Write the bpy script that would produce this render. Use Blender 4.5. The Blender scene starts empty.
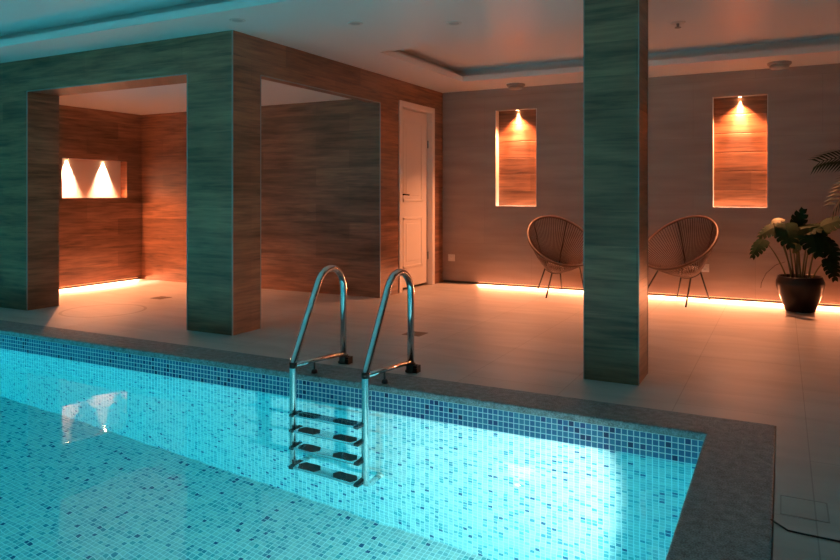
import bpy, bmesh, math, random
from mathutils import Vector, Matrix
random.seed(7)
C = bpy.context.scene.collection
PI = math.pi

# ------------------------------------------------------------------ helpers
class MB:
    """collects geometry, links it as ONE mesh object"""
    def __init__(s): s.v = []; s.f = []; s.sm = []
    def add(s, vs, fs, smooth=False):
        o = len(s.v); s.v += [tuple(v) for v in vs]
        s.f += [tuple(i + o for i in f) for f in fs]; s.sm += [smooth] * len(fs); return s
    def box(s, x0, x1, y0, y1, z0, z1):
        v = [(x, y, z) for z in (z0, z1) for y in (y0, y1) for x in (x0, x1)]
        return s.add(v, [(0,2,3,1),(4,5,7,6),(0,1,5,4),(2,6,7,3),(0,4,6,2),(1,3,7,5)])
    def tube(s, pts, r, n=12, closed=False, caps=True, sy=1.0):
        P = [Vector(p) for p in pts]; m = len(P); R = r if hasattr(r, '__len__') else [r] * m
        T = []
        for i in range(m):
            if closed: t = P[(i+1) % m] - P[i-1]
            else: t = P[min(i+1, m-1)] - P[max(i-1, 0)]
            T.append(t.normalized())
        a = Vector((0, 0, 1)) if abs(T[0].z) < .9 else Vector((1, 0, 0))
        N = (a - T[0] * a.dot(T[0])).normalized(); vs = []
        for i in range(m):
            N = (N - T[i] * N.dot(T[i])).normalized(); B = T[i].cross(N)
            for k in range(n):
                w = 2 * PI * k / n
                vs.append(P[i] + (N * math.cos(w) + B * math.sin(w) * sy) * R[i])
        fs = []
        for i in range(m if closed else m - 1):
            j = (i + 1) % m
            for k in range(n):
                l = (k + 1) % n; fs.append((i*n+k, i*n+l, j*n+l, j*n+k))
        s.add(vs, fs, True)
        if caps and not closed:
            o = len(s.v) - len(vs)
            s.f += [tuple(o + k for k in reversed(range(n))), tuple(o + (m-1)*n + k for k in range(n))]; s.sm += [False, False]
        return s
    def lathe(s, prof, c=(0,0,0), n=32, smooth=True):
        vs = []
        for r, z in prof:
            for k in range(n):
                w = 2*PI*k/n; vs.append((c[0]+r*math.cos(w), c[1]+r*math.sin(w), c[2]+z))
        m = len(prof); fs = [(i*n+k, i*n+(k+1)%n, (i+1)*n+(k+1)%n, (i+1)*n+k) for i in range(m-1) for k in range(n)]
        s.add(vs, fs, smooth)
        o = len(s.v) - len(vs)
        s.f += [tuple(o + k for k in reversed(range(n))), tuple(o + (m-1)*n + k for k in range(n))]; s.sm += [False, False]
        return s
    def build(s, name, mat, parent=None, bevel=0, seg=2, kind=None, org=None, recalc=True):
        me = bpy.data.meshes.new(name)
        d = Vector(org) if org else Vector((0,0,0))
        me.from_pydata([Vector(v) - d for v in s.v], [], s.f); me.materials.append(mat)
        me.polygons.foreach_set('use_smooth', s.sm)
        bm = bmesh.new(); bm.from_mesh(me)
        if recalc: bmesh.ops.recalc_face_normals(bm, faces=bm.faces)
        bm.to_mesh(me); bm.free()
        o = bpy.data.objects.new(name, me); C.objects.link(o); o.location = d
        if parent: o.parent = parent
        if bevel:
            b = o.modifiers.new('edge', 'BEVEL'); b.width = bevel; b.segments = seg; b.limit_method = 'ANGLE'; b.angle_limit = math.radians(40)
        if kind: o['kind'] = kind
        return o

def holes(u0, u1, v0, v1, hs):
    """rectangle minus rectangles -> list of cells"""
    us = sorted({u0, u1, *[a for h in hs for a in h[:2] if u0 < a < u1]})
    vs = sorted({v0, v1, *[a for h in hs for a in h[2:] if v0 < a < v1]})
    out = []
    for a, b in zip(us, us[1:]):
        for c, d in zip(vs, vs[1:]):
            m, n = (a+b)/2, (c+d)/2
            if not any(h[0] < m < h[1] and h[2] < n < h[3] for h in hs): out.append((a, b, c, d))
    return out

def slab(name, mat, plane, t0, t1, rect, hs, kind='structure', parent=None):
    """one connected slab with rectangular openings; plane 'x','y','z' = its normal"""
    bm = bmesh.new(); cache = {}
    def V(u, v, t):
        k = (round(u, 5), round(v, 5), round(t, 5))
        if k not in cache:
            p = {'x': (t, u, v), 'y': (u, t, v), 'z': (u, v, t)}[plane]; cache[k] = bm.verts.new(p)
        return cache[k]
    cells = holes(*rect, hs); edges = {}
    for a, b, c, d in cells:
        q = [(a, c), (b, c), (b, d), (a, d)]
        bm.faces.new([V(*p, t0) for p in q]); bm.faces.new([V(*p, t1) for p in reversed(q)])
        for i in range(4):
            e = frozenset((q[i], q[(i+1) % 4])); edges.setdefault(e, []).append((q[i], q[(i+1) % 4]))
    for e, l in edges.items():
        if len(l) == 1:
            p, q = l[0]; bm.faces.new([V(*p, t0), V(*p, t1), V(*q, t1), V(*q, t0)])
    bmesh.ops.recalc_face_normals(bm, faces=bm.faces)
    me = bpy.data.meshes.new(name); bm.to_mesh(me); bm.free(); me.materials.append(mat)
    o = bpy.data.objects.new(name, me); C.objects.link(o)
    if kind: o['kind'] = kind
    if parent: o.parent = parent
    return o

def tag(o, label, cat, group=None):
    o['label'] = label; o['category'] = cat
    if group: o['group'] = group
    return o
def thing(name, loc, label, cat, group=None):
    o = bpy.data.objects.new(name, None); C.objects.link(o); o.location = loc; o.empty_display_size = .1
    return tag(o, label, cat, group)
def copy_tree(o, parent=None):
    c = o.copy(); C.objects.link(c)
    if parent: c.parent = parent
    for ch in list(o.children): copy_tree(ch, c)
    return c
def fillet(pts, rad, n=10):
    P = [Vector(p) for p in pts]; out = [P[0]]
    for i in range(1, len(P)-1):
        a = (P[i-1]-P[i]).normalized(); b = (P[i+1]-P[i]).normalized(); r = rad[i-1] if hasattr(rad, '__len__') else rad
        th = a.angle(b); t = r / math.tan(th/2); c = P[i] + (a+b).normalized() * (r / math.sin(th/2))
        s, e = P[i]+a*t-c, P[i]+b*t-c; w = s.angle(e)
        for k in range(n+1):
            f = k/n; out.append(c + (s*math.sin((1-f)*w) + e*math.sin(f*w)) / math.sin(w))
    out.append(P[-1]); return out

# ------------------------------------------------------------------ materials
def nm(name):
    m = bpy.data.materials.new(name); m.use_nodes = True
    return m, m.node_tree.nodes, m.node_tree.links, m.node_tree.nodes['Principled BSDF']
def mth(N, L, op, a, b=None):
    n = N.new('ShaderNodeMath'); n.operation = op
    for i, x in enumerate((a, b)):
        if x is None: continue
        if isinstance(x, (int, float)): n.inputs[i].default_value = x
        else: L.new(x, n.inputs[i])
    return n.outputs[0]
def plain(name, col, rough=.5, metal=0, spec=.5, noise=0, nscale=8):
    m, N, L, B = nm(name)
    B.inputs['Base Color'].default_value = (*col, 1); B.inputs['Roughness'].default_value = rough
    B.inputs['Metallic'].default_value = metal; B.inputs['Specular IOR Level'].default_value = spec
    if noise:
        t = N.new('ShaderNodeTexNoise'); t.inputs['Scale'].default_value = nscale; t.inputs['Detail'].default_value = 6
        g = N.new('ShaderNodeNewGeometry'); L.new(g.outputs['Position'], t.inputs['Vector'])
        r = N.new('ShaderNodeValToRGB'); r.color_ramp.elements[0].position = .3; r.color_ramp.elements[1].position = .7
        r.color_ramp.elements[0].color = (*[c*(1-noise) for c in col], 1); r.color_ramp.elements[1].color = (*[min(1, c*(1+noise)) for c in col], 1)
        L.new(t.outputs['Fac'], r.inputs['Fac']); L.new(r.outputs['Color'], B.inputs['Base Color'])
    return m
def emis(name, col, st):
    m, N, L, B = nm(name); B.inputs['Base Color'].default_value = (*col, 1)
    B.inputs['Emission Color'].default_value = (*col, 1); B.inputs['Emission Strength'].default_value = st
    return m
def uvw(N, L, mode):
    g = N.new('ShaderNodeNewGeometry'); s = N.new('ShaderNodeSeparateXYZ'); L.new(g.outputs['Position'], s.inputs[0])
    x, y, z = s.outputs
    if mode == 'wall': return mth(N, L, 'ADD', x, y), z     # every wall here runs along X or along Y
    if mode == 'xz': return x, z
    if mode == 'yz': return y, z
    return x, y
def comb(N, L, a, b, c=None):
    n = N.new('ShaderNodeCombineXYZ')
    for i, x in enumerate((a, b, c)):
        if x is None: continue
        if isinstance(x, (int, float)): n.inputs[i].default_value = x
        else: L.new(x, n.inputs[i])
    return n.outputs[0]

def wood_tile(name, base=(.26, .122, .070), joint=.0016, row=.2, z0=0.0):
    m, N, L, B = nm(name); u, v = uvw(N, L, 'wall')
    br = N.new('ShaderNodeTexBrick'); br.offset = .37; br.offset_frequency = 2
    v2 = mth(N, L, 'ADD', v, 10 + z0)
    L.new(comb(N, L, mth(N, L, 'ADD', u, 30.2), v2), br.inputs['Vector'])
    br.inputs['Scale'].default_value = 1; br.inputs['Brick Width'].default_value = 1.2; br.inputs['Row Height'].default_value = row
    br.inputs['Mortar Size'].default_value = joint; br.inputs['Mortar Smooth'].default_value = .2
    br.inputs['Color1'].default_value = (.55, .55, .55, 1); br.inputs['Color2'].default_value = (1, 1, 1, 1); br.inputs['Mortar'].default_value = (.45, .45, .45, 1)
    rowid = mth(N, L, 'FLOOR', mth(N, L, 'DIVIDE', v2, row))
    n1 = N.new('ShaderNodeTexNoise'); n1.inputs['Scale'].default_value = 1; n1.inputs['Detail'].default_value = 9; n1.inputs['Roughness'].default_value = .62
    n1.inputs['Distortion'].default_value = .5
    L.new(comb(N, L, mth(N, L, 'MULTIPLY', u, 3.0), mth(N, L, 'MULTIPLY', v, 42), mth(N, L, 'MULTIPLY', rowid, 3.7)), n1.inputs['Vector'])
    n2 = N.new('ShaderNodeTexNoise'); n2.inputs['Scale'].default_value = 1; n2.inputs['Detail'].default_value = 4
    L.new(comb(N, L, mth(N, L, 'MULTIPLY', u, 1.7), mth(N, L, 'MULTIPLY', v, 13), mth(N, L, 'MULTIPLY', rowid, 1.9)), n2.inputs['Vector'])
    f = mth(N, L, 'ADD', mth(N, L, 'MULTIPLY', n1.outputs['Fac'], .5), mth(N, L, 'MULTIPLY', n2.outputs['Fac'], .5))
    r = N.new('ShaderNodeValToRGB'); e = r.color_ramp.elements
    e[0].position = .36; e[0].color = (*[c*.42 for c in base], 1); e[1].position = .66; e[1].color = (*[c*1.6 for c in base], 1)
    k = e.new(.5); k.color = (*base, 1)
    L.new(f, r.inputs['Fac'])
    mx = N.new('ShaderNodeMixRGB'); mx.blend_type = 'MULTIPLY'; mx.inputs[0].default_value = .75
    L.new(r.outputs['Color'], mx.inputs[1]); L.new(br.outputs['Color'], mx.inputs[2]); L.new(mx.outputs[0], B.inputs['Base Color'])
    B.inputs['Roughness'].default_value = .42
    bp = N.new('ShaderNodeBump'); bp.inputs['Strength'].default_value = .35; bp.inputs['Distance'].default_value = .004
    h = mth(N, L, 'SUBTRACT', mth(N, L, 'MULTIPLY', f, .4), br.outputs['Fac']); L.new(h, bp.inputs['Height']); L.new(bp.outputs[0], B.inputs['Normal'])
    return m

WZ = -.15
def mosaic(name, mode, ou=0.0, ov=0.0, p=.029, band=False):
    m, N, L, B = nm(name); u, v = uvw(N, L, mode)
    a = mth(N, L, 'DIVIDE', mth(N, L, 'ADD', u, ou + 40*p*10), p); b = mth(N, L, 'DIVIDE', mth(N, L, 'ADD', v, ov + 40*p*10), p)
    ca, cb = mth(N, L, 'FLOOR', a), mth(N, L, 'FLOOR', b); fa, fb = mth(N, L, 'FRACT', a), mth(N, L, 'FRACT', b)
    ea = mth(N, L, 'MINIMUM', fa, mth(N, L, 'SUBTRACT', 1.0, fa)); eb = mth(N, L, 'MINIMUM', fb, mth(N, L, 'SUBTRACT', 1.0, fb))
    g = mth(N, L, 'LESS_THAN', mth(N, L, 'MINIMUM', ea, eb), .075)
    w = N.new('ShaderNodeTexWhiteNoise'); w.noise_dimensions = '2D'; L.new(comb(N, L, ca, cb), w.inputs['Vector'])
    r = N.new('ShaderNodeValToRGB')
    def ramp(r, cols):
        r.color_ramp.interpolation = 'CONSTANT'; e = r.color_ramp.elements
        e[0].position, e[0].color = 0, (*cols[0][1], 1); e[1].position, e[1].color = cols[1][0], (*cols[1][1], 1)
        for pos, c in cols[2:]:
            k = e.new(pos); k.color = (*c, 1)
        L.new(w.outputs['Value'], r.inputs['Fac'])
    ramp(r, [(0, (.34, .50, .52)), (.40, (.24, .43, .48)), (.62, (.42, .56, .55)), (.80, (.10, .36, .41)), (.92, (.05, .24, .33)), (.975, (.012, .09, .2))])
    col = r.outputs['Color']
    if band:      # a border course of deep blue tiles above the waterline
        r2 = N.new('ShaderNodeValToRGB'); ramp(r2, [(0, (.035, .16, .30)), (.4, (.025, .12, .27)), (.7, (.05, .20, .33)), (.88, (.012, .05, .17)), (.95, (.006, .025, .10))])
        bm_ = N.new('ShaderNodeMixRGB'); L.new(mth(N, L, 'GREATER_THAN', v, WZ - .005), bm_.inputs[0]); L.new(col, bm_.inputs[1]); L.new(r2.outputs['Color'], bm_.inputs[2]); col = bm_.outputs[0]
    mx = N.new('ShaderNodeMixRGB'); L.new(g, mx.inputs[0]); L.new(col, mx.inputs[1]); mx.inputs[2].default_value = (.66, .76, .79, 1)
    L.new(mx.outputs[0], B.inputs['Base Color']); B.inputs['Roughness'].default_value = .35; B.inputs['Specular IOR Level'].default_value = .3
    return m

def floor_tile():
    m, N, L, B = nm('pale_stone_floor_tile')
    g = N.new('ShaderNodeNewGeometry'); s = N.new('ShaderNodeSeparateXYZ'); L.new(g.outputs['Position'], s.inputs[0]); x, y, z = s.outputs
    br = N.new('ShaderNodeTexBrick'); br.offset = .5; br.offset_frequency = 2
    L.new(comb(N, L, mth(N, L, 'ADD', y, 24.3), mth(N, L, 'ADD', x, 12.5)), br.inputs['Vector'])
    br.inputs['Scale'].default_value = 1; br.inputs['Brick Width'].default_value = 1.2; br.inputs['Row Height'].default_value = .6
    br.inputs['Mortar Size'].default_value = .0025; br.inputs['Mortar Smooth'].default_value = .1
    br.inputs['Color1'].default_value = (.45, .415, .395, 1); br.inputs['Color2'].default_value = (.49, .45, .43, 1); br.inputs['Mortar'].default_value = (.32, .29, .27, 1)
    n = N.new('ShaderNodeTexNoise'); n.inputs['Scale'].default_value = 1; n.inputs['Detail'].default_value = 7; n.inputs['Distortion'].default_value = .8
    L.new(comb(N, L, mth(N, L, 'MULTIPLY', x, 1.5), mth(N, L, 'MULTIPLY', y, 6)), n.inputs['Vector'])
    r = N.new('ShaderNodeValToRGB'); r.color_ramp.elements[0].position = .3; r.color_ramp.elements[1].position = .7
    r.color_ramp.elements[0].color = (.82, .82, .82, 1); r.color_ramp.elements[1].color = (1.06, 1.06, 1.06, 1); L.new(n.outputs['Fac'], r.inputs['Fac'])
    mx = N.new('ShaderNodeMixRGB'); mx.blend_type = 'MULTIPLY'; mx.inputs[0].default_value = 1; L.new(br.outputs['Color'], mx.inputs[1]); L.new(r.outputs['Color'], mx.inputs[2])
    # a ring-shaped cast shadow, painted darker into the shower floor tile colour
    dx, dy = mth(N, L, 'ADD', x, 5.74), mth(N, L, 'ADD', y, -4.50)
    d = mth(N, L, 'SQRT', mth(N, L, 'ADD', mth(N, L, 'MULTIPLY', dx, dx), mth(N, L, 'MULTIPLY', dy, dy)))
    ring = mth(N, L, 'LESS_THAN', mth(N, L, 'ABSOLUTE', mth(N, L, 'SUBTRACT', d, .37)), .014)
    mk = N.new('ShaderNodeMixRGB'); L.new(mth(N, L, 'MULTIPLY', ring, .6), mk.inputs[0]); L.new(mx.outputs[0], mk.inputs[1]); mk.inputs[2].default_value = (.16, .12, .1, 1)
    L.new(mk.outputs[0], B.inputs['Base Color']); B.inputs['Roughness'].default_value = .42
    bp = N.new('ShaderNodeBump'); bp.inputs['Strength'].default_value = .2; bp.inputs['Distance'].default_value = .003; bp.invert = True
    L.new(br.outputs['Fac'], bp.inputs['Height']); L.new(bp.outputs[0], B.inputs['Normal'])
    return m

def wall_tile():
    m, N, L, B = nm('grey_beige_wall_tile')
    g = N.new('ShaderNodeNewGeometry'); s = N.new('ShaderNodeSeparateXYZ'); L.new(g.outputs['Position'], s.inputs[0]); x, y, z = s.outputs
    n = N.new('ShaderNodeTexNoise'); n.inputs['Scale'].default_value = 1; n.inputs['Detail'].default_value = 6
    L.new(comb(N, L, mth(N, L, 'MULTIPLY', mth(N, L, 'ADD', x, y), 1.2), mth(N, L, 'MULTIPLY', z, 9)), n.inputs['Vector'])
    r = N.new('ShaderNodeValToRGB'); r.color_ramp.elements[0].position = .3; r.color_ramp.elements[1].position = .7
    r.color_ramp.elements[0].color = (.33, .26, .222, 1); r.color_ramp.elements[1].color = (.43, .345, .30, 1); L.new(n.outputs['Fac'], r.inputs['Fac'])
    br = N.new('ShaderNodeTexBrick'); br.offset = .5
    L.new(comb(N, L, mth(N, L, 'ADD', mth(N, L, 'ADD', x, y), 20.5), mth(N, L, 'ADD', z, 6.1)), br.inputs['Vector'])
    br.inputs['Scale'].default_value = 1; br.inputs['Brick Width'].default_value = 1.2; br.inputs['Row Height'].default_value = .6; br.inputs['Mortar Size'].default_value = .0015
    br.inputs['Color1'].default_value = (.95, .95, .95, 1); br.inputs['Color2'].default_value = (1, 1, 1, 1); br.inputs['Mortar'].default_value = (.75, .75, .75, 1)
    mx = N.new('ShaderNodeMixRGB'); mx.blend_type = 'MULTIPLY'; mx.inputs[0].default_value = 1; L.new(r.outputs['Color'], mx.inputs[1]); L.new(br.outputs['Color'], mx.inputs[2])
    L.new(mx.outputs[0], B.inputs['Base Color']); B.inputs['Roughness'].default_value = .5
    return m

def granite():
    m, N, L, B = nm('dark_flamed_granite')
    g = N.new('ShaderNodeNewGeometry')
    n = N.new('ShaderNodeTexNoise'); n.inputs['Scale'].default_value = 160; n.inputs['Detail'].default_value = 3; L.new(g.outputs['Position'], n.inputs['Vector'])
    n2 = N.new('ShaderNodeTexNoise'); n2.inputs['Scale'].default_value = 30; n2.inputs['Detail'].default_value = 5; L.new(g.outputs['Position'], n2.inputs['Vector'])
    f = mth(N, L, 'ADD', mth(N, L, 'MULTIPLY', n.outputs['Fac'], .65), mth(N, L, 'MULTIPLY', n2.outputs['Fac'], .35))
    r = N.new('ShaderNodeValToRGB'); e = r.color_ramp.elements; e[0].position = .38; e[0].color = (.07, .088, .094, 1); e[1].position = .64; e[1].color = (.28, .345, .365, 1)
    L.new(f, r.inputs['Fac']); L.new(r.outputs['Color'], B.inputs['Base Color']); B.inputs['Roughness'].default_value = .6
    bp = N.new('ShaderNodeBump'); bp.inputs['Strength'].default_value = .5; bp.inputs['Distance'].default_value = .002; L.new(f, bp.inputs['Height']); L.new(bp.outputs[0], B.inputs['Normal'])
    return m

def water_mat():
    m, N, L, B = nm('pool_water')
    B.inputs['Base Color'].default_value = (1, 1, 1, 1); B.inputs['Roughness'].default_value = 0; B.inputs['IOR'].default_value = 1.333
    B.inputs['Transmission Weight'].default_value = 1
    g = N.new('ShaderNodeNewGeometry')
    n = N.new('ShaderNodeTexNoise'); n.inputs['Scale'].default_value = 5.5; n.inputs['Detail'].default_value = 2; L.new(g.outputs['Position'], n.inputs['Vector'])
    va = N.new('ShaderNodeVolumeAbsorption'); va.inputs['Color'].default_value = (.1, .95, .98, 1); va.inputs['Density'].default_value = .34
    L.new(va.outputs[0], [n_ for n_ in N if n_.type == 'OUTPUT_MATERIAL'][0].inputs['Volume'])
    bp = N.new('ShaderNodeBump'); bp.inputs['Strength'].default_value = .04; bp.inputs['Distance'].default_value = .03; L.new(n.outputs['Fac'], bp.inputs['Height']); L.new(bp.outputs[0], B.inputs['Normal'])
    return m

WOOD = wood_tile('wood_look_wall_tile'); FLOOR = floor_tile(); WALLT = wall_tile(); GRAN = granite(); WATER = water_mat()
CEIL = plain('satin_white_ceiling', (.84, .83, .82), .33, spec=.5)
ALU = plain('brushed_aluminium_trim', (.34, .36, .36), .45, metal=.6)
CHROME = plain('polished_stainless_steel', (.72, .74, .75), .13, metal=1)
BLACKP = plain('black_ribbed_plastic', (.008, .008, .009), .5)
WHITEP = plain('white_plastic', (.75, .73, .70), .4)
DOORP = plain('cream_painted_door', (.82, .74, .68), .4)
DARKM = plain('dark_bronze_metal', (.025, .02, .018), .35, metal=.6)
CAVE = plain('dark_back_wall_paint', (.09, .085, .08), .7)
RIMM = plain('brown_wrapped_cord', (.11, .05, .032), .5)
CORD = plain('brown_pvc_cord', (.10, .046, .03), .5)
LEGM = plain('black_powder_coated_steel', (.012, .011, .011), .4)
POTM = plain('dark_glazed_ceramic', (.016, .010, .009), .28, spec=.35)
SOIL = plain('potting_soil', (.03, .02, .013), .9, noise=.5, nscale=60)
LEAF = plain('dark_green_leaf', (.009, .026, .009), .6, spec=.08, noise=.35, nscale=14)
LEAFY = plain('yellow_green_young_leaf', (.09, .10, .022), .5, noise=.2, nscale=14)
STEM = plain('woody_green_stem', (.10, .09, .035), .5)
PALML = plain('palm_frond_green', (.014, .028, .010), .6, spec=.2)
GRATE = plain('drain_steel', (.16, .13, .11), .45, metal=.5)
MOS_X = mosaic('mosaic_tile_long_wall', 'xz', .0, .005, band=True); MOS_Y = mosaic('mosaic_tile_end_wall', 'yz', 0, .005, band=True); MOS_Z = mosaic('mosaic_tile_floor', 'xy')
WARM = (1.0, .30, .125)
LAMP_W = emis('warm_lamp_lens', (1.0, .66, .36), 40)
LED_W = emis('warm_led_diffuser', (1.0, .5, .22), 3)

# ------------------------------------------------------------------ key dimensions
ZC = 2.39; YB = 7.95; X0 = -3.816; Y0 = 4.157; Y1 = 4.488; WZ = -.15
XL, XR, YF = -9.6, 3.0, -4.5
PX0, PX1, PY0, PY1, PZ = -8.8, -.30, -2.2, 3.455, -1.62

# ------------------------------------------------------------------ pool
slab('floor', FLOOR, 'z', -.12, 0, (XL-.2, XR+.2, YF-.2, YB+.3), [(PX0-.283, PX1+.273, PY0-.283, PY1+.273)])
slab('trim_1', GRAN, 'z', -.032, .006, (PX0-.28, PX1+.27, PY0-.28, PY1+.27), [(PX0+.015, PX1-.015, PY0+.015, PY1-.015)])
cp = bpy.data.objects['trim_1']; b = cp.modifiers.new('edge', 'BEVEL'); b.width = .010; b.segments = 3; b.limit_method = 'ANGLE'
def flat(name, mat, vs):
    return MB().add(vs, [(0, 1, 2, 3)]).build(name, mat, kind='structure')
MB().box(PX0-.28, PX1+.27, PY1, PY1+.27, PZ-.1, -.032).build('wall_pool_back', MOS_X, kind='structure')
MB().box(PX0-.28, PX1+.27, PY0-.28, PY0, PZ-.1, -.032).build('wall_pool_front', MOS_X, kind='structure')
MB().box(PX1, PX1+.27, PY0, PY1, PZ-.1, -.032).build('wall_pool_right', MOS_Y, kind='structure')
MB().box(PX0-.28, PX0, PY0, PY1, PZ-.1, -.032).build('wall_pool_left', MOS_Y, kind='structure')
MB().box(PX0, PX1, PY0, PY1, PZ-.1, PZ).build('floor_pool', MOS_Z, kind='structure')
w = MB().box(PX0-.01, PX1+.01, PY0-.01, PY1+.01, PZ-.01, WZ).build('water', WATER, kind='structure')

# ------------------------------------------------------------------ room shell
n1 = (-3.103, -2.582, .962, 2.127); n2 = (-.659, -.134, .966, 2.13)
slab('wall_back', WALLT, 'y', YB, YB+.1, (X0, XR, .028, ZC), [n1, n2])
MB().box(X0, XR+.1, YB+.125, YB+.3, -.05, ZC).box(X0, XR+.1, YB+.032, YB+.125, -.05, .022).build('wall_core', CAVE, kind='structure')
NW = wood_tile('wood_look_niche_tile', (.26, .115, .06), .0, .2, .05)
for i, n in enumerate((n1, n2)):
    q = MB(); zs = [n[2]-.02] + [1.15+.2*k_ for k_ in range(5)] + [n[3]+.02]
    for a, b_ in zip(zs, zs[1:]): q.box(n[0]-.02, n[1]+.02, YB+.099, YB+.12, a, b_)
    q.build('wall_niche_%d' % (i+1), NW, kind='structure', bevel=.007, seg=3)
    t = MB(); w = .006
    t.box(n[0], n[0]+w, YB-.003, YB+.099, n[2], n[3]).box(n[1]-w, n[1], YB-.003, YB+.099, n[2], n[3])
    t.box(n[0]+w, n[1]-w, YB-.003, YB+.099, n[2], n[2]+w)
    t.build('trim_niche_%d' % (i+1), WHITEP, kind='structure')
MB().box(XR, XR+.1, YF, YB+.1, -.05, ZC).build('wall_right', CAVE, kind='structure')
MB().box(XL-.1, XL, YF, YB+.1, -.05, ZC+.2).build('wall_left', WALLT, kind='structure')
MB().box(XL-.1, XR+.1, YF-.1, YF, -.05, ZC).build('wall_front', CAVE, kind='structure')

# ceiling with two coffers, each with a lit lip and a dark cove behind it
tl = (-3.23, 2.6, 5.42, 7.255); tp = (-9.0, .2, -1.6, 3.70)
slab('ceiling', CEIL, 'z', ZC, ZC+.06, (XL-.1, XR+.1, YF-.1, YB+.3), [tl, tp])
for i, t in enumerate((tl, tp)):
    k = .16
    MB().box(t[0]-k, t[1]+k, t[2]-k, t[3]+k, ZC+.155, ZC+.18).build('ceiling_tray_%d' % (i+1), CEIL, kind='structure')
    q = MB(); a, b_, c_, d_ = t[0]-k, t[1]+k, t[2]-k, t[3]+k
    q.box(a-.02, a, c_, d_, ZC+.06, ZC+.155).box(b_, b_+.02, c_, d_, ZC+.06, ZC+.155).box(a, b_, c_-.02, c_, ZC+.06, ZC+.155).box(a, b_, d_, d_+.02, ZC+.06, ZC+.155)
    q.build('trim_cove_%d' % (i+1), CEIL, kind='structure')

# ------------------------------------------------------------------ tiled shower cabin
XN = -7.45; YI = 6.41; ZI = 2.147; ZH = 2.085
cab = slab('wall_cabin_front', WOOD, 'y', Y0, Y1, (XL, X0, 0, ZC), [(-6.38, -4.301, -1, ZH)])
slab('wall_cabin_right', WOOD, 'x', X0-.11, X0, (Y1, YB+.3, 0, ZC), [(Y1-.1, YI, -1, ZH), (6.845, 7.68, -1, 2.15)])
MB().box(XN-.12, X0-.11, YI, YI+.1, 0, ZC).build('wall_cabin_back', WOOD, kind='structure')
nb = (5.28, 6.185, 1.066, 1.533)
slab('wall_cabin_left', WOOD, 'x', XN-.12, XN, (Y1, YI, .028, ZC), [nb])
MB().box(XN-.15, XN-.119, nb[0]-.02, nb[1]+.02, nb[2]-.02, nb[3]+.02).build('wall_niche_3', plain('pale_niche_plaster', (.62, .52, .45), .6), kind='structure')
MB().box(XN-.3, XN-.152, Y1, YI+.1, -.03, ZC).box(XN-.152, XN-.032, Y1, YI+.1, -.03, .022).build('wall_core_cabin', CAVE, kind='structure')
MB().box(XN-.12, X0-.11, Y1, YI, ZI, ZI+.05).build('ceiling_cabin', CEIL, kind='structure')
# room behind the door
MB().box(X0-.25, X0-.15, YI+.1, YB+.3, 0, ZC).build('wall_door_back', CAVE, kind='structure')
# corner profiles
k = 1
def trim(*a):
    global k
    k += 1; MB().box(*a).build('trim_%d' % k, ALU, kind='structure')
e = .006
trim(X0-e, X0+.003, Y0-.003, Y0+e, 0, ZC)
trim(-4.301-.003, -4.301+e, Y0-.003, Y0+e, 0, ZH)
trim(-6.38-e, -6.38+.003, Y0-.003, Y0+e, 0, ZH)
trim(-6.38, -4.301, Y0-.003, Y0+e, ZH-.003, ZH+e)
trim(X0-e, X0+.003, Y1, YI, ZH-.003, ZH+e)
trim(X0-e, X0+.003, YI-.003, YI+e, 0, ZH)
trim(X0-e, X0+.003, Y1-e, Y1+.003, 0, ZH)

# free-standing column
CX0, CX1, CY0, CY1 = -1.055, -.738, 4.150, 4.455
col = MB().box(CX0, CX1, CY0, CY1, 0, ZC).build('column', WOOD, kind='structure')
for x, y in ((CX0, CY0), (CX1, CY0), (CX1, CY1)):
    trim(x-.0025, x+.0025, y-.0025, y+.0025, 0, ZC)

# ------------------------------------------------------------------ door
door = bpy.data.objects.new('door_1', None); C.objects.link(door); door.location = (X0, 7.26, 0); door['kind'] = 'structure'
door['label'] = 'white two panel door in a pale frame beside the tiled cabin'
def dpart(mb, name, mat, parent=door, **kw):
    o = mb.build(name, mat, **kw); o.parent = parent; o.matrix_parent_inverse = parent.matrix_world.inverted() if parent is not door else Matrix.Translation((-X0, -7.26, 0)); return o
fr = MB(); fx0, fx1 = X0-.11, X0+.012
fr.box(fx0, fx1, 6.815, 6.885, 0, 2.165).box(fx0, fx1, 7.64, 7.705, 0, 2.165).box(fx0, fx1, 6.885, 7.64, 2.10, 2.165)
dpart(fr, 'door_frame', DOORP, bevel=.003)
lx = X0-.062; ly0, ly1, lz0, lz1 = 6.893, 7.634, .03, 2.092
lf = MB().box(lx-.036, lx, ly0, ly1, lz0, lz1)
leaf = dpart(lf, 'door_leaf', DOORP, bevel=.002)
def panel(y0, y1, z0, z1):
    q = MB(); s = .028
    for a in ((y0, y1, z0, z0+s), (y0, y1, z1-s, z1), (y0, y0+s, z0, z1), (y1-s, y1, z0, z1)): q.box(lx-.001, lx+.005, *a)
    q.box(lx-.001, lx+.003, y0+.075, y1-.075, z0+.075, z1-.075)
    return q
dpart(panel(ly0+.13, ly1-.13, 1.02, 1.97), 'door_moulding', DOORP, bevel=.004)
dpart(panel(ly0+.13, ly1-.13, .25, .84), 'door_moulding', DOORP, bevel=.004)
h = MB().tube([(lx, 6.955, 1.105), (lx+.05, 6.955, 1.105)], .009).tube(fillet([(lx+.045, 6.945, 1.105), (lx+.05, 6.97, 1.107), (lx+.048, 7.085, 1.10)], .01, 4), .0085)
h.box(lx, lx+.008, 6.935, 6.975, 1.08, 1.13)
dpart(h, 'door_handle', DARKM)
dpart(MB().box(lx, lx+.008, 6.937, 6.973, 1.0, 1.045), 'keyhole_plate', DARKM, bevel=.002)
dpart(MB().box(X0-.058, X0-.018, 6.8845, 6.889, .99, 1.20), 'strike_plate', DARKM)
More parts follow.
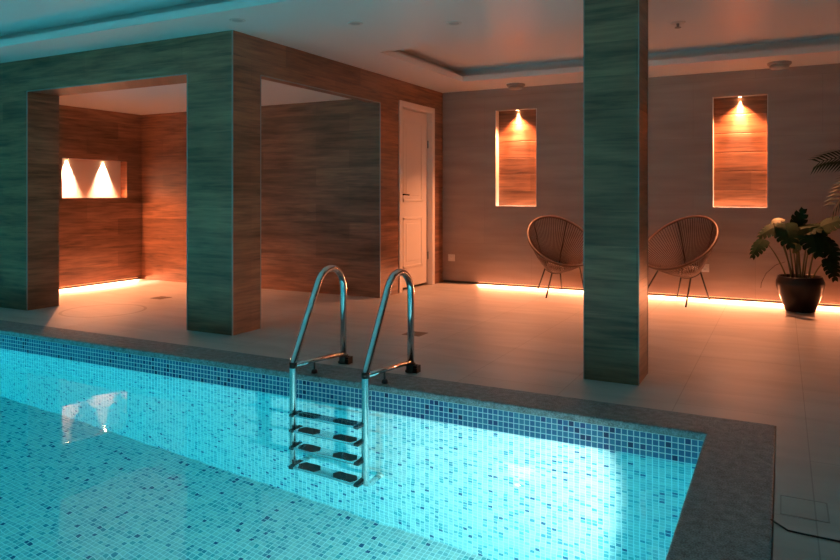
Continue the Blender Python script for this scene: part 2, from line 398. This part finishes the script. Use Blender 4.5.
for z in (.36, 1.72):
    dpart(MB().tube([(lx+.012, 7.637, z-.045), (lx+.012, 7.637, z+.045)], .009), 'hinge', ALU)

# ------------------------------------------------------------------ sockets, ceiling fittings, drains
def socket(x0, x1, z0, z1, label, n):
    t = thing('wall_socket', ((x0+x1)/2, YB, z0), label, 'socket')
    o = MB().box(x0, x1, YB-.010, YB, z0, z1).build('cover_plate', WHITEP, bevel=.003); o.parent = t; o.matrix_parent_inverse = Matrix.Translation(-t.location)
    w = (x1-x0)/n
    for i in range(n):
        c = x0+w*(i+.5)
        prof = [(.019, 0), (.021, .003), (.018, .003), (.017, -.006+.007)]
        m = MB(); vs = []; nn = 20
        for r, d in ((.023, .010), (.023, .013), (.019, .013), (.018, .0105)):
            vs += [(c+r*math.cos(2*PI*q/nn), YB-d, (z0+z1)/2+r*math.sin(2*PI*q/nn)) for q in range(nn)]
        m.add(vs, [(a*nn+q, a*nn+(q+1) % nn, (a+1)*nn+(q+1) % nn, (a+1)*nn+q) for a in range(3) for q in range(nn)] + [tuple(3*nn+q for q in range(nn))], True)
        o = m.build('socket_insert', WHITEP); o.parent = t; o.matrix_parent_inverse = Matrix.Translation(-t.location)
socket(-3.735, -3.645, .27, .355, 'white single wall socket low on the wall beside the white door', 1)
socket(-.86, -.69, .285, .37, 'white double wall socket low on the wall behind the string chair near the plant', 2)

DETM = plain('grey_plastic', (.34, .32, .30), .5)
def disc(x, y, z, label):
    t = thing('smoke_detector', (x, y, z), label, 'smoke detector', 'smoke detectors along the wall')
    MB().lathe([(.100, -.024), (.108, -.016), (.108, 0)], n=32).build('base', DETM, t)
    MB().lathe([(.055, -.062), (.082, -.056), (.090, -.032), (.078, -.024)], n=32).build('sensor_cap', DETM, t)
disc(-2.76, 7.72, ZC, 'round white detector on the ceiling above the niche nearer the door')
disc(-.03, 7.64, ZC, 'round white detector on the ceiling above the niche nearer the potted plant')
def downlight(x, y, z, label):
    t = thing('downlight', (x, y, z), label, 'ceiling light', 'unlit ceiling downlights')
    MB().lathe([(.040, -.002), (.046, -.006), (.058, -.004), (.060, 0)], n=28).build('trim_ring', WHITEP, t)
    MB().lathe([(.038, -.003), (.038, 0)], n=24).build('lens', plain('frosted_lens', (.5, .5, .5), .3), t)
downlight(-2.85, 4.42, ZC, 'unlit round downlight in the flat ceiling nearest the coffer corner')
downlight(-2.19, 4.76, ZC, 'unlit round downlight in the flat ceiling nearest the free-standing column')
downlight(-3.57, 3.94, ZC, 'unlit round downlight in the flat ceiling beside the tiled cabin corner')
t = thing('sprinkler_head', (-.78, 6.18, ZC+.155), 'small fitting hanging from the coffered ceiling beyond the column', 'sprinkler')
MB().lathe([(.055, -.008), (.062, 0)], n=24).build('escutcheon', WHITEP, t)
MB().lathe([(.010, -.04), (.012, -.006)], n=12).lathe([(.026, -.045), (.026, -.040)], n=20).build('deflector', ALU, t)

def drain(x, y, label):
    t = thing('floor_drain', (x, y, 0), label, 'drain'); s = .078
    m = MB(); m.box(-s, s, -s, -s+.012, 0, .003).box(-s, s, s-.012, s, 0, .003).box(-s, -s+.012, -s+.012, s-.012, 0, .003).box(s-.012, s, -s+.012, s-.012, 0, .003)
    m.build('frame', GRATE, t)
    g = MB()
    for i in range(8):
        y_ = -s+.02+i*.0166; g.box(-s+.012, s-.012, y_, y_+.011, 0, .0025)
    g.build('grid', GRATE, t)
drain(-2.585, 4.88, 'square metal floor drain on the tiles behind the pool ladder')
drain(-5.90, 5.335, 'square metal floor drain inside the tiled shower cabin')

t = thing('floor_hatch', (.066, 2.79, 0), 'flush rectangular floor hatch beside the dark granite pool edge', 'hatch')
m = MB(); m.box(-.075, .075, -.085, -.080, 0, .002).box(-.075, .075, .080, .085, 0, .002).box(-.075, -.070, -.08, .08, 0, .002).box(.070, .075, -.08, .08, 0, .002)
m.build('frame', plain('hatch_frame', (.30, .27, .25), .5), t); MB().box(-.069, .069, -.079, .079, 0, .0015).build('lid', FLOOR, t)
pts = [(-.035, 2.625, .009), (-.02, 2.612, .006), (.015, 2.573, .005), (.06, 2.569, .005), (.16, 2.567, .005), (.35, 2.56, .005), (.9, 2.6, .005), (2.95, 2.7, .005)]
tag(MB().tube(pts, .0033, 8).build('cable', LEGM), 'thin black cable lying across the floor tiles from the pool edge', 'cable')

# ------------------------------------------------------------------ niche spotlights and light strips
def spotlamp(x, y, z, label, group):
    t = thing('recessed_spotlight', (x, y, z), label, 'spotlight', group)
    MB().lathe([(.017, -.004), (.021, -.006), (.026, -.004), (.027, 0)], n=24).build('bezel', ALU, t)
    MB().lathe([(.017, -.0045), (.017, -.001)], n=20).build('lens', LAMP_W, t)
    return t
NSPOT = [(-2.842, YB+.07, 2.127), (-.397, YB+.07, 2.13)]
spotlamp(*NSPOT[0], 'lit spotlight in the top of the tall niche nearer the door', 'spotlights in the tall wall niches')
spotlamp(*NSPOT[1], 'lit spotlight in the top of the tall niche nearer the potted plant', 'spotlights in the tall wall niches')
BSPOT = [(XN-.09, 5.42, 1.533), (XN-.09, 5.92, 1.533)]
spotlamp(*BSPOT[0], 'lit spotlight in the shower niche, next to the doorway reveal', 'spotlights in the shower niche')
spotlamp(*BSPOT[1], 'lit spotlight in the middle of the shower niche', 'spotlights in the shower niche')
tag(MB().box(-3.33, 2.6, YB+.012, YB+.024, .024, .028).build('led_strip', LED_W), 'warm light strip tucked under the wall with two niches', 'light strip')
tag(MB().box(XN-.024, XN-.012, Y1+.05, YI-.05, .024, .028).build('led_strip', LED_W), 'warm light strip tucked under the shower cabin wall with the lit niche', 'light strip')

# ------------------------------------------------------------------ pool ladder
lad = thing('pool_ladder', (-2.3035, 3.82, 0), 'polished steel pool ladder with two hooped handrails and four steps', 'pool ladder')
LO = Vector((-2.3035, 3.82, 0))
def lp(mb, name, mat, parent=lad, **kw):
    o = mb.build(name, mat, **kw); o.parent = parent; o.matrix_parent_inverse = Matrix.Translation(-LO); return o
RX = (-2.554, -2.053); YL = 3.29; YA = 3.82
for x in RX:
    path = fillet([(x, 3.43, -1.075), (x, YL, -1.075), (x, YL, .11), (x, YA, .11+(YA-YL)/.284*.498*1.02), (x, YA, .03)], [.07, .10, .149], 14)
    r = lp(MB().tube(path, .0215, 20), 'handrail', CHROME)
    lp(MB().tube([(x, YL, .085), (x, YL+.0, .118)], .0235, 20), 'joint_sleeve', DARKM)
    lp(MB().tube([(x, YL, .098), (x, YA, .062)], .0135, 14), 'brace', CHROME)
    f = lp(MB().tube([(x, 3.50, .012), (x, 3.50, .085)], .006, 10).lathe([(.010, .03), (.018, .022), (.019, .0065)], (x, 3.50, 0), 16), 'brace_foot', BLACKP)
    a = MB().lathe([(.036, .0), (.036, .012), (.030, .016), (.030, .055), (.024, .058)], (x, YA, 0), 24)
    a.box(x+.028, x+.055, YA-.026, YA+.026, .001, .045)
    an = lp(a, 'anchor_base', DARKM)
    bt = lp(MB().lathe([(.007, 0), (.007, .006)], (x+.04, YA, .045), 8), 'anchor_bolt', DARKM)
    lp(MB().box(x+.035, x+.06, YA-.034, YA-.026, .012, .034), 'anchor_wedge', DARKM)
    lp(MB().tube([(x, 3.425, -1.075), (x, 3.453, -1.075)], .0235, 18), 'rubber_bumper', WHITEP)
for z in (-.225, -.485, -.745, -1.005):
    s = lp(MB().box(RX[0]+.020, RX[1]-.020, YL-.055, YL+.035, z-.028, z), 'step', CHROME, bevel=.006)
    W = RX[1]-RX[0]
    for a, b_ in ((.10, .40), (.58, .90)):
        x0, x1 = RX[0]+a*W, RX[0]+b_*W
        pd = MB()
        v = [(x0+.025, YL-.05), (x1-.025, YL-.05), (x1, YL-.01), (x1-.025, YL+.03), (x0+.025, YL+.03), (x0, YL-.01)]
        pd.add([(p[0], p[1], z) for p in v] + [(p[0], p[1], z+.004) for p in v], [tuple(range(6)), tuple(range(11, 5, -1))] + [(i, (i+1) % 6, 6+(i+1) % 6, 6+i) for i in range(6)])
        lp(pd, 'tread_pad', BLACKP)
    for sx, x in ((1, RX[0]), (-1, RX[1])):
        q = MB(); q.box(min(x+sx*.012, x+sx*.045), max(x+sx*.012, x+sx*.045), YL-.060, YL+.038, z-.032, z+.006)
        lp(q, 'step_bracket', BLACKP, bevel=.006)

# ------------------------------------------------------------------ string lounge chairs
def chair(label, cc, a, b, tau, yaw, feet):
    cc = Vector(cc); u = Vector((math.sin(yaw), -math.cos(yaw), 0)); v = Vector((-u.y, u.x, 0))
    E = -u*math.cos(tau) + Vector((0, 0, math.sin(tau)))           # in-plane, towards the top of the back
    n = u*math.sin(tau) + Vector((0, 0, math.cos(tau)))
    hub = cc - E*.035 - n*.355
    t = thing('string_chair', (hub.x, hub.y, 0), label, 'chair', 'string lounge chairs against the wall')
    O = Vector((hub.x, hub.y, 0))
    def P(mb, name, mat, parent=t):
        o = mb.build(name, mat); o.parent = parent; o.matrix_parent_inverse = Matrix.Translation(-O); return o
    def rim(th, s=1.0): 
        bb = b*(1 - .06*math.cos(th))
        return cc + E*(a*math.cos(th)*s) + v*(bb*math.sin(th)*s)
    NS = 84
    P(MB().tube([rim(2*PI*i/NS) for i in range(NS)], .0135, 10, closed=True), 'rim', RIMM)
    def low(th, r=1.0): return hub + E*(.105*math.cos(th)*r) + v*(.115*math.sin(th)*r)
    P(MB().tube([low(2*PI*i/32) for i in range(32)], .009, 8, closed=True), 'seat_ring', LEGM)
    m = MB()
    for i in range(NS):
        th = 2*PI*(i+.5)/NS
        A, B_ = rim(th), low(th)
        mid = (A+B_)/2 - n*.02
        m.tube([A, (A*2+mid*2)/4 - n*.004, mid, B_], .0042, 5, caps=False)
    for i in range(10):
        th = 2*PI*i/10; m.tube([low(th), hub - n*.012, low(th+PI*.9)], .0042, 5, caps=False)
    P(m, 'cord_weave', CORD)
    for th, th2 in ((.62, .8), (-.62, -.8)):
        A, B_ = rim(th), low(th2); mid = A.lerp(B_, .5) - n*.055
        P(MB().tube([A, A.lerp(mid, .5)-n*.012, mid, mid.lerp(B_, .5)-n*.008, B_], .008, 8), 'back_bar', LEGM)
    for i, fxy in enumerate(feet):
        F = Vector((fxy[0], fxy[1], 0)); d = F-O; 
        top = hub + u*.19 + v*(.21 if (F-O).dot(v) > 0 else -.21) + Vector((0, 0, .055)) if i == 3 else min((low(2*PI*q/24) for q in range(24)), key=lambda p: (Vector((p.x, p.y, 0))-F).length)
        l = P(MB().tube([top, top.lerp(F+Vector((0, 0, .012)), .5), F+Vector((0, 0, .014))], .0085, 10), 'leg', LEGM)
        P(MB().lathe([(.010, 0), (.014, .004), (.014, .016), (.010, .024)], (F.x, F.y, 0), 14), 'foot_cap', BLACKP, l)
    return t
chair('brown string lounge chair facing away from the door, below the niche nearer the door', (-2.165, 7.49, .603), .435, .356, .606, .657,
      [(-2.50, 7.74), (-2.225, 7.17), (-2.255, 7.87), (-1.86, 7.40)])
chair('brown string lounge chair beside the column, on the side of the potted plant', (-.927, 7.49, .622), .43, .362, .623, -.424,
      [(-.675, 7.79), (-.836, 7.195), (-1.0, 7.87), (-1.30, 7.40)])

# ------------------------------------------------------------------ plants
def monstera_blade(m, base, d, up, L, W, slits=5, fold=.18, curl=.25):
    """split leaf: lobes each side of a midrib; base point, direction d, surface normal up"""
    base = Vector(base); d = Vector(d).normalized(); up = (Vector(up) - d*Vector(up).dot(d)).normalized(); sd = d.cross(up)
    def pt(s, w):   # s along midrib 0..1, w signed half width
        z = -curl*L*s*s - fold*abs(w)
        return base + d*(L*s) + sd*w + up*z
    def wid(s): return W*.5*(max(0, math.sin(PI*min(1, (s+.16)/1.16)**.78)))**.62
    nl = slits+1; th = .0018
    for sg in (1, -1):
        for i in range(nl):
            s0, s1 = i/nl, (i+1)/nl; g = .035/nl*3
            rows = []
            def bd(q, f): return q + .16*f*f*(1-q*.5) - .14*(1-q)*f
            for k_ in range(5):
                f = k_/4; gg = g*max(0, f-.5)*1.1
                rows.append((bd(s0, f)+gg*(i > 0), bd(s1, f)-gg, f))
            vs = []
            for a, b_, f in rows:
                w0 = wid(s0*.55+s1*.45)*f; w1 = wid(s0*.35+s1*.65)*f
                tip = .93 if f == 1 else 1
                for q in (0, .5, 1):
                    s = a+(b_-a)*q; w = (w0*(1-q)+w1*q)*(1 if q == .5 else tip)
                    vs.append(pt(s, sg*w))
            nV = len(vs); vs += [p - up*th for p in vs]
            fs = []
            for r in range(4):
                for q in range(2):
                    a = r*3+q; fs += [(a, a+1, a+4, a+3), (nV+a, nV+a+3, nV+a+4, nV+a+1)]
            m.add(vs, fs, True)

PO = Vector((.145, 7.52, 0))
mon = thing('potted_monstera', PO, 'leafy split-leaf plant in a dark glazed pot against the wall', 'potted plant')
def mp(mb, name, mat, parent=mon, PO=PO, **kw):
    o = mb.build(name, mat, **kw); o.parent = parent; o.matrix_parent_inverse = Matrix.Translation(-PO); return o
pot = MB().lathe([(.11, 0), (.126, .004), (.130, .02), (.150, .07), (.182, .16), (.202, .225), (.209, .26), (.206, .285), (.197, .305), (.191, .318), (.190, .329), (.184, .333), (.176, .328), (.172, .300), (.168, .282)], PO, 44)
mp(pot, 'pot', POTM)
mp(MB().lathe([(.168, .280), (.12, .292), (.04, .297), (.001, .298)], PO, 24), 'soil', SOIL)
fol = MB(); foly = MB()
# blade tip-centre position, heading, normal, length, width, young?
LV = [((-.205, 7.36, .63), (-.55, -.35, -.65), (-.5, -.6, .6), .20, .19, 0),
      ((-.06, 7.42, .865), (.8, -.4, .25), (-.3, -.5, .8), .11, .09, 1),
      ((-.105, 7.45, .78), (-.75, -.35, -.35), (-.2, -.65, .7), .19, .17, 0),
      ((.03, 7.38, .77), (.15, -.6, -.6), (-.1, -.7, .6), .25, .24, 0),
      ((.13, 7.50, .86), (.2, -.2, .6), (0, -.8, .4), .17, .15, 0),
      ((.25, 7.33, .72), (.25, -.45, -.75), (.1, -.8, .5), .27, .26, 0),
      ((.18, 7.42, .80), (.5, -.4, .1), (0, -.6, .8), .22, .20, 0),
      ((.12, 7.40, .66), (-.2, -.5, -.7), (0, -.8, .5), .15, .11, 1),
      ((.36, 7.42, .64), (.6, -.4, -.6), (.2, -.7, .6), .24, .22, 0),
      ((.38, 7.52, .84), (.5, -.2, .3), (.1, -.6, .7), .22, .20, 0),
      ((.40, 7.36, .46), (.3, -.3, -.8), (.4, -.8, .3), .20, .17, 0),
      ((.00, 7.58, .80), (-.5, .2, .2), (-.1, -.5, .8), .18, .16, 0),
      ((.30, 7.60, .78), (.3, .25, .3), (0, -.6, .8), .22, .20, 0)]
for i, (p, d, up, L_, W_, y_) in enumerate(LV):
    d = Vector(d).normalized(); base = Vector(p) - d*L_*.35
    monstera_blade(foly if y_ else fol, base, d, up, L_, W_, 5 if W_ > .15 else 3)
    rt = PO + Vector(((p[0]-PO.x)*.28+random.uniform(-.02, .02), random.uniform(-.05, .04), .285))
    mid = rt.lerp(base, .5) + Vector(((p[0]-PO.x)*-.08, 0, .05))
    pts = [rt*(1-f)**2 + mid*2*f*(1-f) + base*f*f for f in [q/8 for q in range(9)]]
    mp(MB().tube(pts, [.0085-.005*q/8 for q in range(9)], 8), 'stem', STEM)
mp(fol, 'foliage', LEAF); y = mp(foly, 'young_foliage', LEAFY); y['label'] = 'yellow-green young leaves'
ar = [(.02, 7.42, .47), (-.06, 7.38, .44), (-.14, 7.35, .36), (-.18, 7.34, .27), (-.185, 7.34, .22)]
mp(MB().tube(fillet(ar, .05, 5), .0028, 6), 'aerial_root', RIMM)

# palm in a pot, mostly beyond the frame
QO = Vector((1.02, 7.38, 0))
palm = thing('potted_palm', QO, 'palm whose feathery frond reaches in above the split-leaf plant', 'potted plant')
def pp(mb, name, mat, **kw): return mp(mb, name, mat, parent=palm, PO=QO, **kw)
pp(MB().lathe([(.15, 0), (.16, .01), (.20, .30), (.215, .31), (.215, .345), (.195, .345), (.19, .30)], QO, 36), 'pot', POTM)
pp(MB().lathe([(.19, .29), (.02, .305)], QO, 24), 'soil', SOIL)
pp(MB().tube([QO+Vector((0, 0, .29)), QO+Vector((.01, .01, .7)), QO+Vector((-.01, 0, 1.15))], [.04, .032, .026], 12), 'trunk', STEM)
def frond(end, lift, NL=17, ll=.26):
    crown = QO + Vector((-.01, 0, 1.13)); end = Vector(end); mid = (crown+end)/2 + Vector((0, 0, lift)); m = MB()
    B = [crown*(1-f)**2 + mid*2*f*(1-f) + end*f*f for f in [q/24 for q in range(25)]]
    m.tube(B, [.008-.006*q/24 for q in range(25)], 6)
    for i in range(NL):
        f = .25+.75*i/(NL-1); j = min(23, int(f*24)); p = B[j].lerp(B[j+1], f*24-j) if j < 24 else B[24]
        T = (B[min(24, j+1)]-B[j]).normalized(); S = T.cross(Vector((0, 0, 1))).normalized(); U = S.cross(T)
        l = ll*(1-.45*abs(f-.55)/.45)
        for sg in (1, -1):
            d = (T*.75 + S*sg*.55 + Vector((0, 0, 1))*(.55*sg+.1)).normalized()
            w = T*.014; e_ = p+d*l - Vector((0, 0, .06*l/.26)); q = p+d*l*.5
            vs = [p-w*.3, p+w*.3, q+w, q-w, e_, p-w*.3-U*.0015, p+w*.3-U*.0015, q+w-U*.0015, q-w-U*.0015]
            m.add(vs, [(0, 1, 2, 3), (3, 2, 4), (6, 5, 8, 7), (7, 8, 4), (0, 3, 8, 5), (1, 6, 7, 2), (3, 4, 8), (2, 7, 4)], False)
    pp(m, 'frond', PALML)
frond((.30, 7.30, 1.40), .28); frond((.42, 7.25, 1.02), .42); frond((1.75, 7.1, 1.3), .4); frond((1.2, 6.75, 1.25), .4); frond((.75, 7.0, .95), .5, 15)

# ------------------------------------------------------------------ lights
def area(name, loc, rot, sx, sy, e_, col, spread=PI):
    l = bpy.data.lights.new(name, 'AREA'); l.shape = 'RECTANGLE'; l.size = sx; l.size_y = sy; l.energy = e_; l.color = col; l.spread = spread
    o = bpy.data.objects.new(name, l); C.objects.link(o); o.location = loc; o.rotation_euler = rot; return o
def spot(name, loc, d, ang, blend, e_, col, rad):
    l = bpy.data.lights.new(name, 'SPOT'); l.spot_size = math.radians(ang); l.spot_blend = blend; l.energy = e_; l.color = col; l.shadow_soft_size = rad
    o = bpy.data.objects.new(name, l); C.objects.link(o); o.location = loc; o.rotation_euler = Vector(d).to_track_quat('-Z', 'Y').to_euler(); return o
def point(name, loc, e_, col, rad):
    l = bpy.data.lights.new(name, 'POINT'); l.energy = e_; l.color = col; l.shadow_soft_size = rad
    o = bpy.data.objects.new(name, l); C.objects.link(o); o.location = loc; return o
# light strips under the two walls
area('strip_light', (-.38, YB+.004, .022), (math.radians(-60), 0, 0), 5.9, .010, 78, WARM, math.radians(104))
area('strip_light', (XN-.004, (Y1+YI)/2, .022), (math.radians(-60), 0, math.radians(90)), YI-Y1-.1, .010, 28, WARM, math.radians(104))
WS = (1.0, .335, .135)
WB = (1.0, .60, .40)
for p in NSPOT:
    spot('niche_lamp', (p[0], YB+.082, p[2]-.010), (0, .05, -1), 36, .8, 330, WB, .02)
    spot('niche_lamp', (p[0], YB+.035, p[2]-.012), (0, -.26, -1), 110, 1, 330, WS, .012)
for p in BSPOT:
    spot('niche_lamp', (XN-.100, p[1], p[2]-.010), (-.05, 0, -1), 60, .7, 700, WB, .03)
    spot('niche_lamp', (XN-.035, p[1], p[2]-.012), (.50, 0, -1), 100, 1, 260, WS, .012)
PC = (.17, .88, 1.0)
spot('pool_lamp_or_fill', (PX1-.01, 2.27, -.75), (-1, 0, 0), 149, .14, 480, (1.0, .78, .70), .07)
for x in (-1.6, -4.0, -6.6):  # unseen fill lights added on the near wall to even out the pool
    spot('pool_lamp_or_fill', (x, PY0+.01, -.75), (0, 1, -.32), 130, .6, 490, PC, .12)
spot('pool_lamp_or_fill', (PX0+.01, 1.0, -.75), (1, 0, -.25), 150, .5, 640, PC, .12)  # another unseen fill, added at the left end to brighten the pool floor

wd = bpy.data.worlds.new('world'); bpy.context.scene.world = wd; wd.use_nodes = True
wd.node_tree.nodes['Background'].inputs[0].default_value = (.01, .01, .012, 1); wd.node_tree.nodes['Background'].inputs[1].default_value = .2

# ------------------------------------------------------------------ camera
cam = bpy.data.cameras.new('camera'); co = bpy.data.objects.new('camera', cam); C.objects.link(co)
co.location = (0, 0, 1.1); co.rotation_euler = (math.radians(90), 0, math.radians(27.5))
cam.sensor_width = 36; cam.lens = 697/840*36; cam.shift_y = -85/840; cam.clip_start = .02
S = bpy.context.scene; S.camera = co
S.view_settings.view_transform = 'Standard'; S.view_settings.look = 'None'; S.view_settings.exposure = 0; S.view_settings.gamma = 1
S.view_settings.use_curve_mapping = False
cy = S.cycles
cy.caustics_refractive = True; cy.caustics_reflective = False; cy.max_bounces = 14; cy.transmission_bounces = 10; cy.diffuse_bounces = 6; cy.glossy_bounces = 5
cy.sample_clamp_indirect = 4; cy.use_denoising = True; cy.blur_glossy = .5
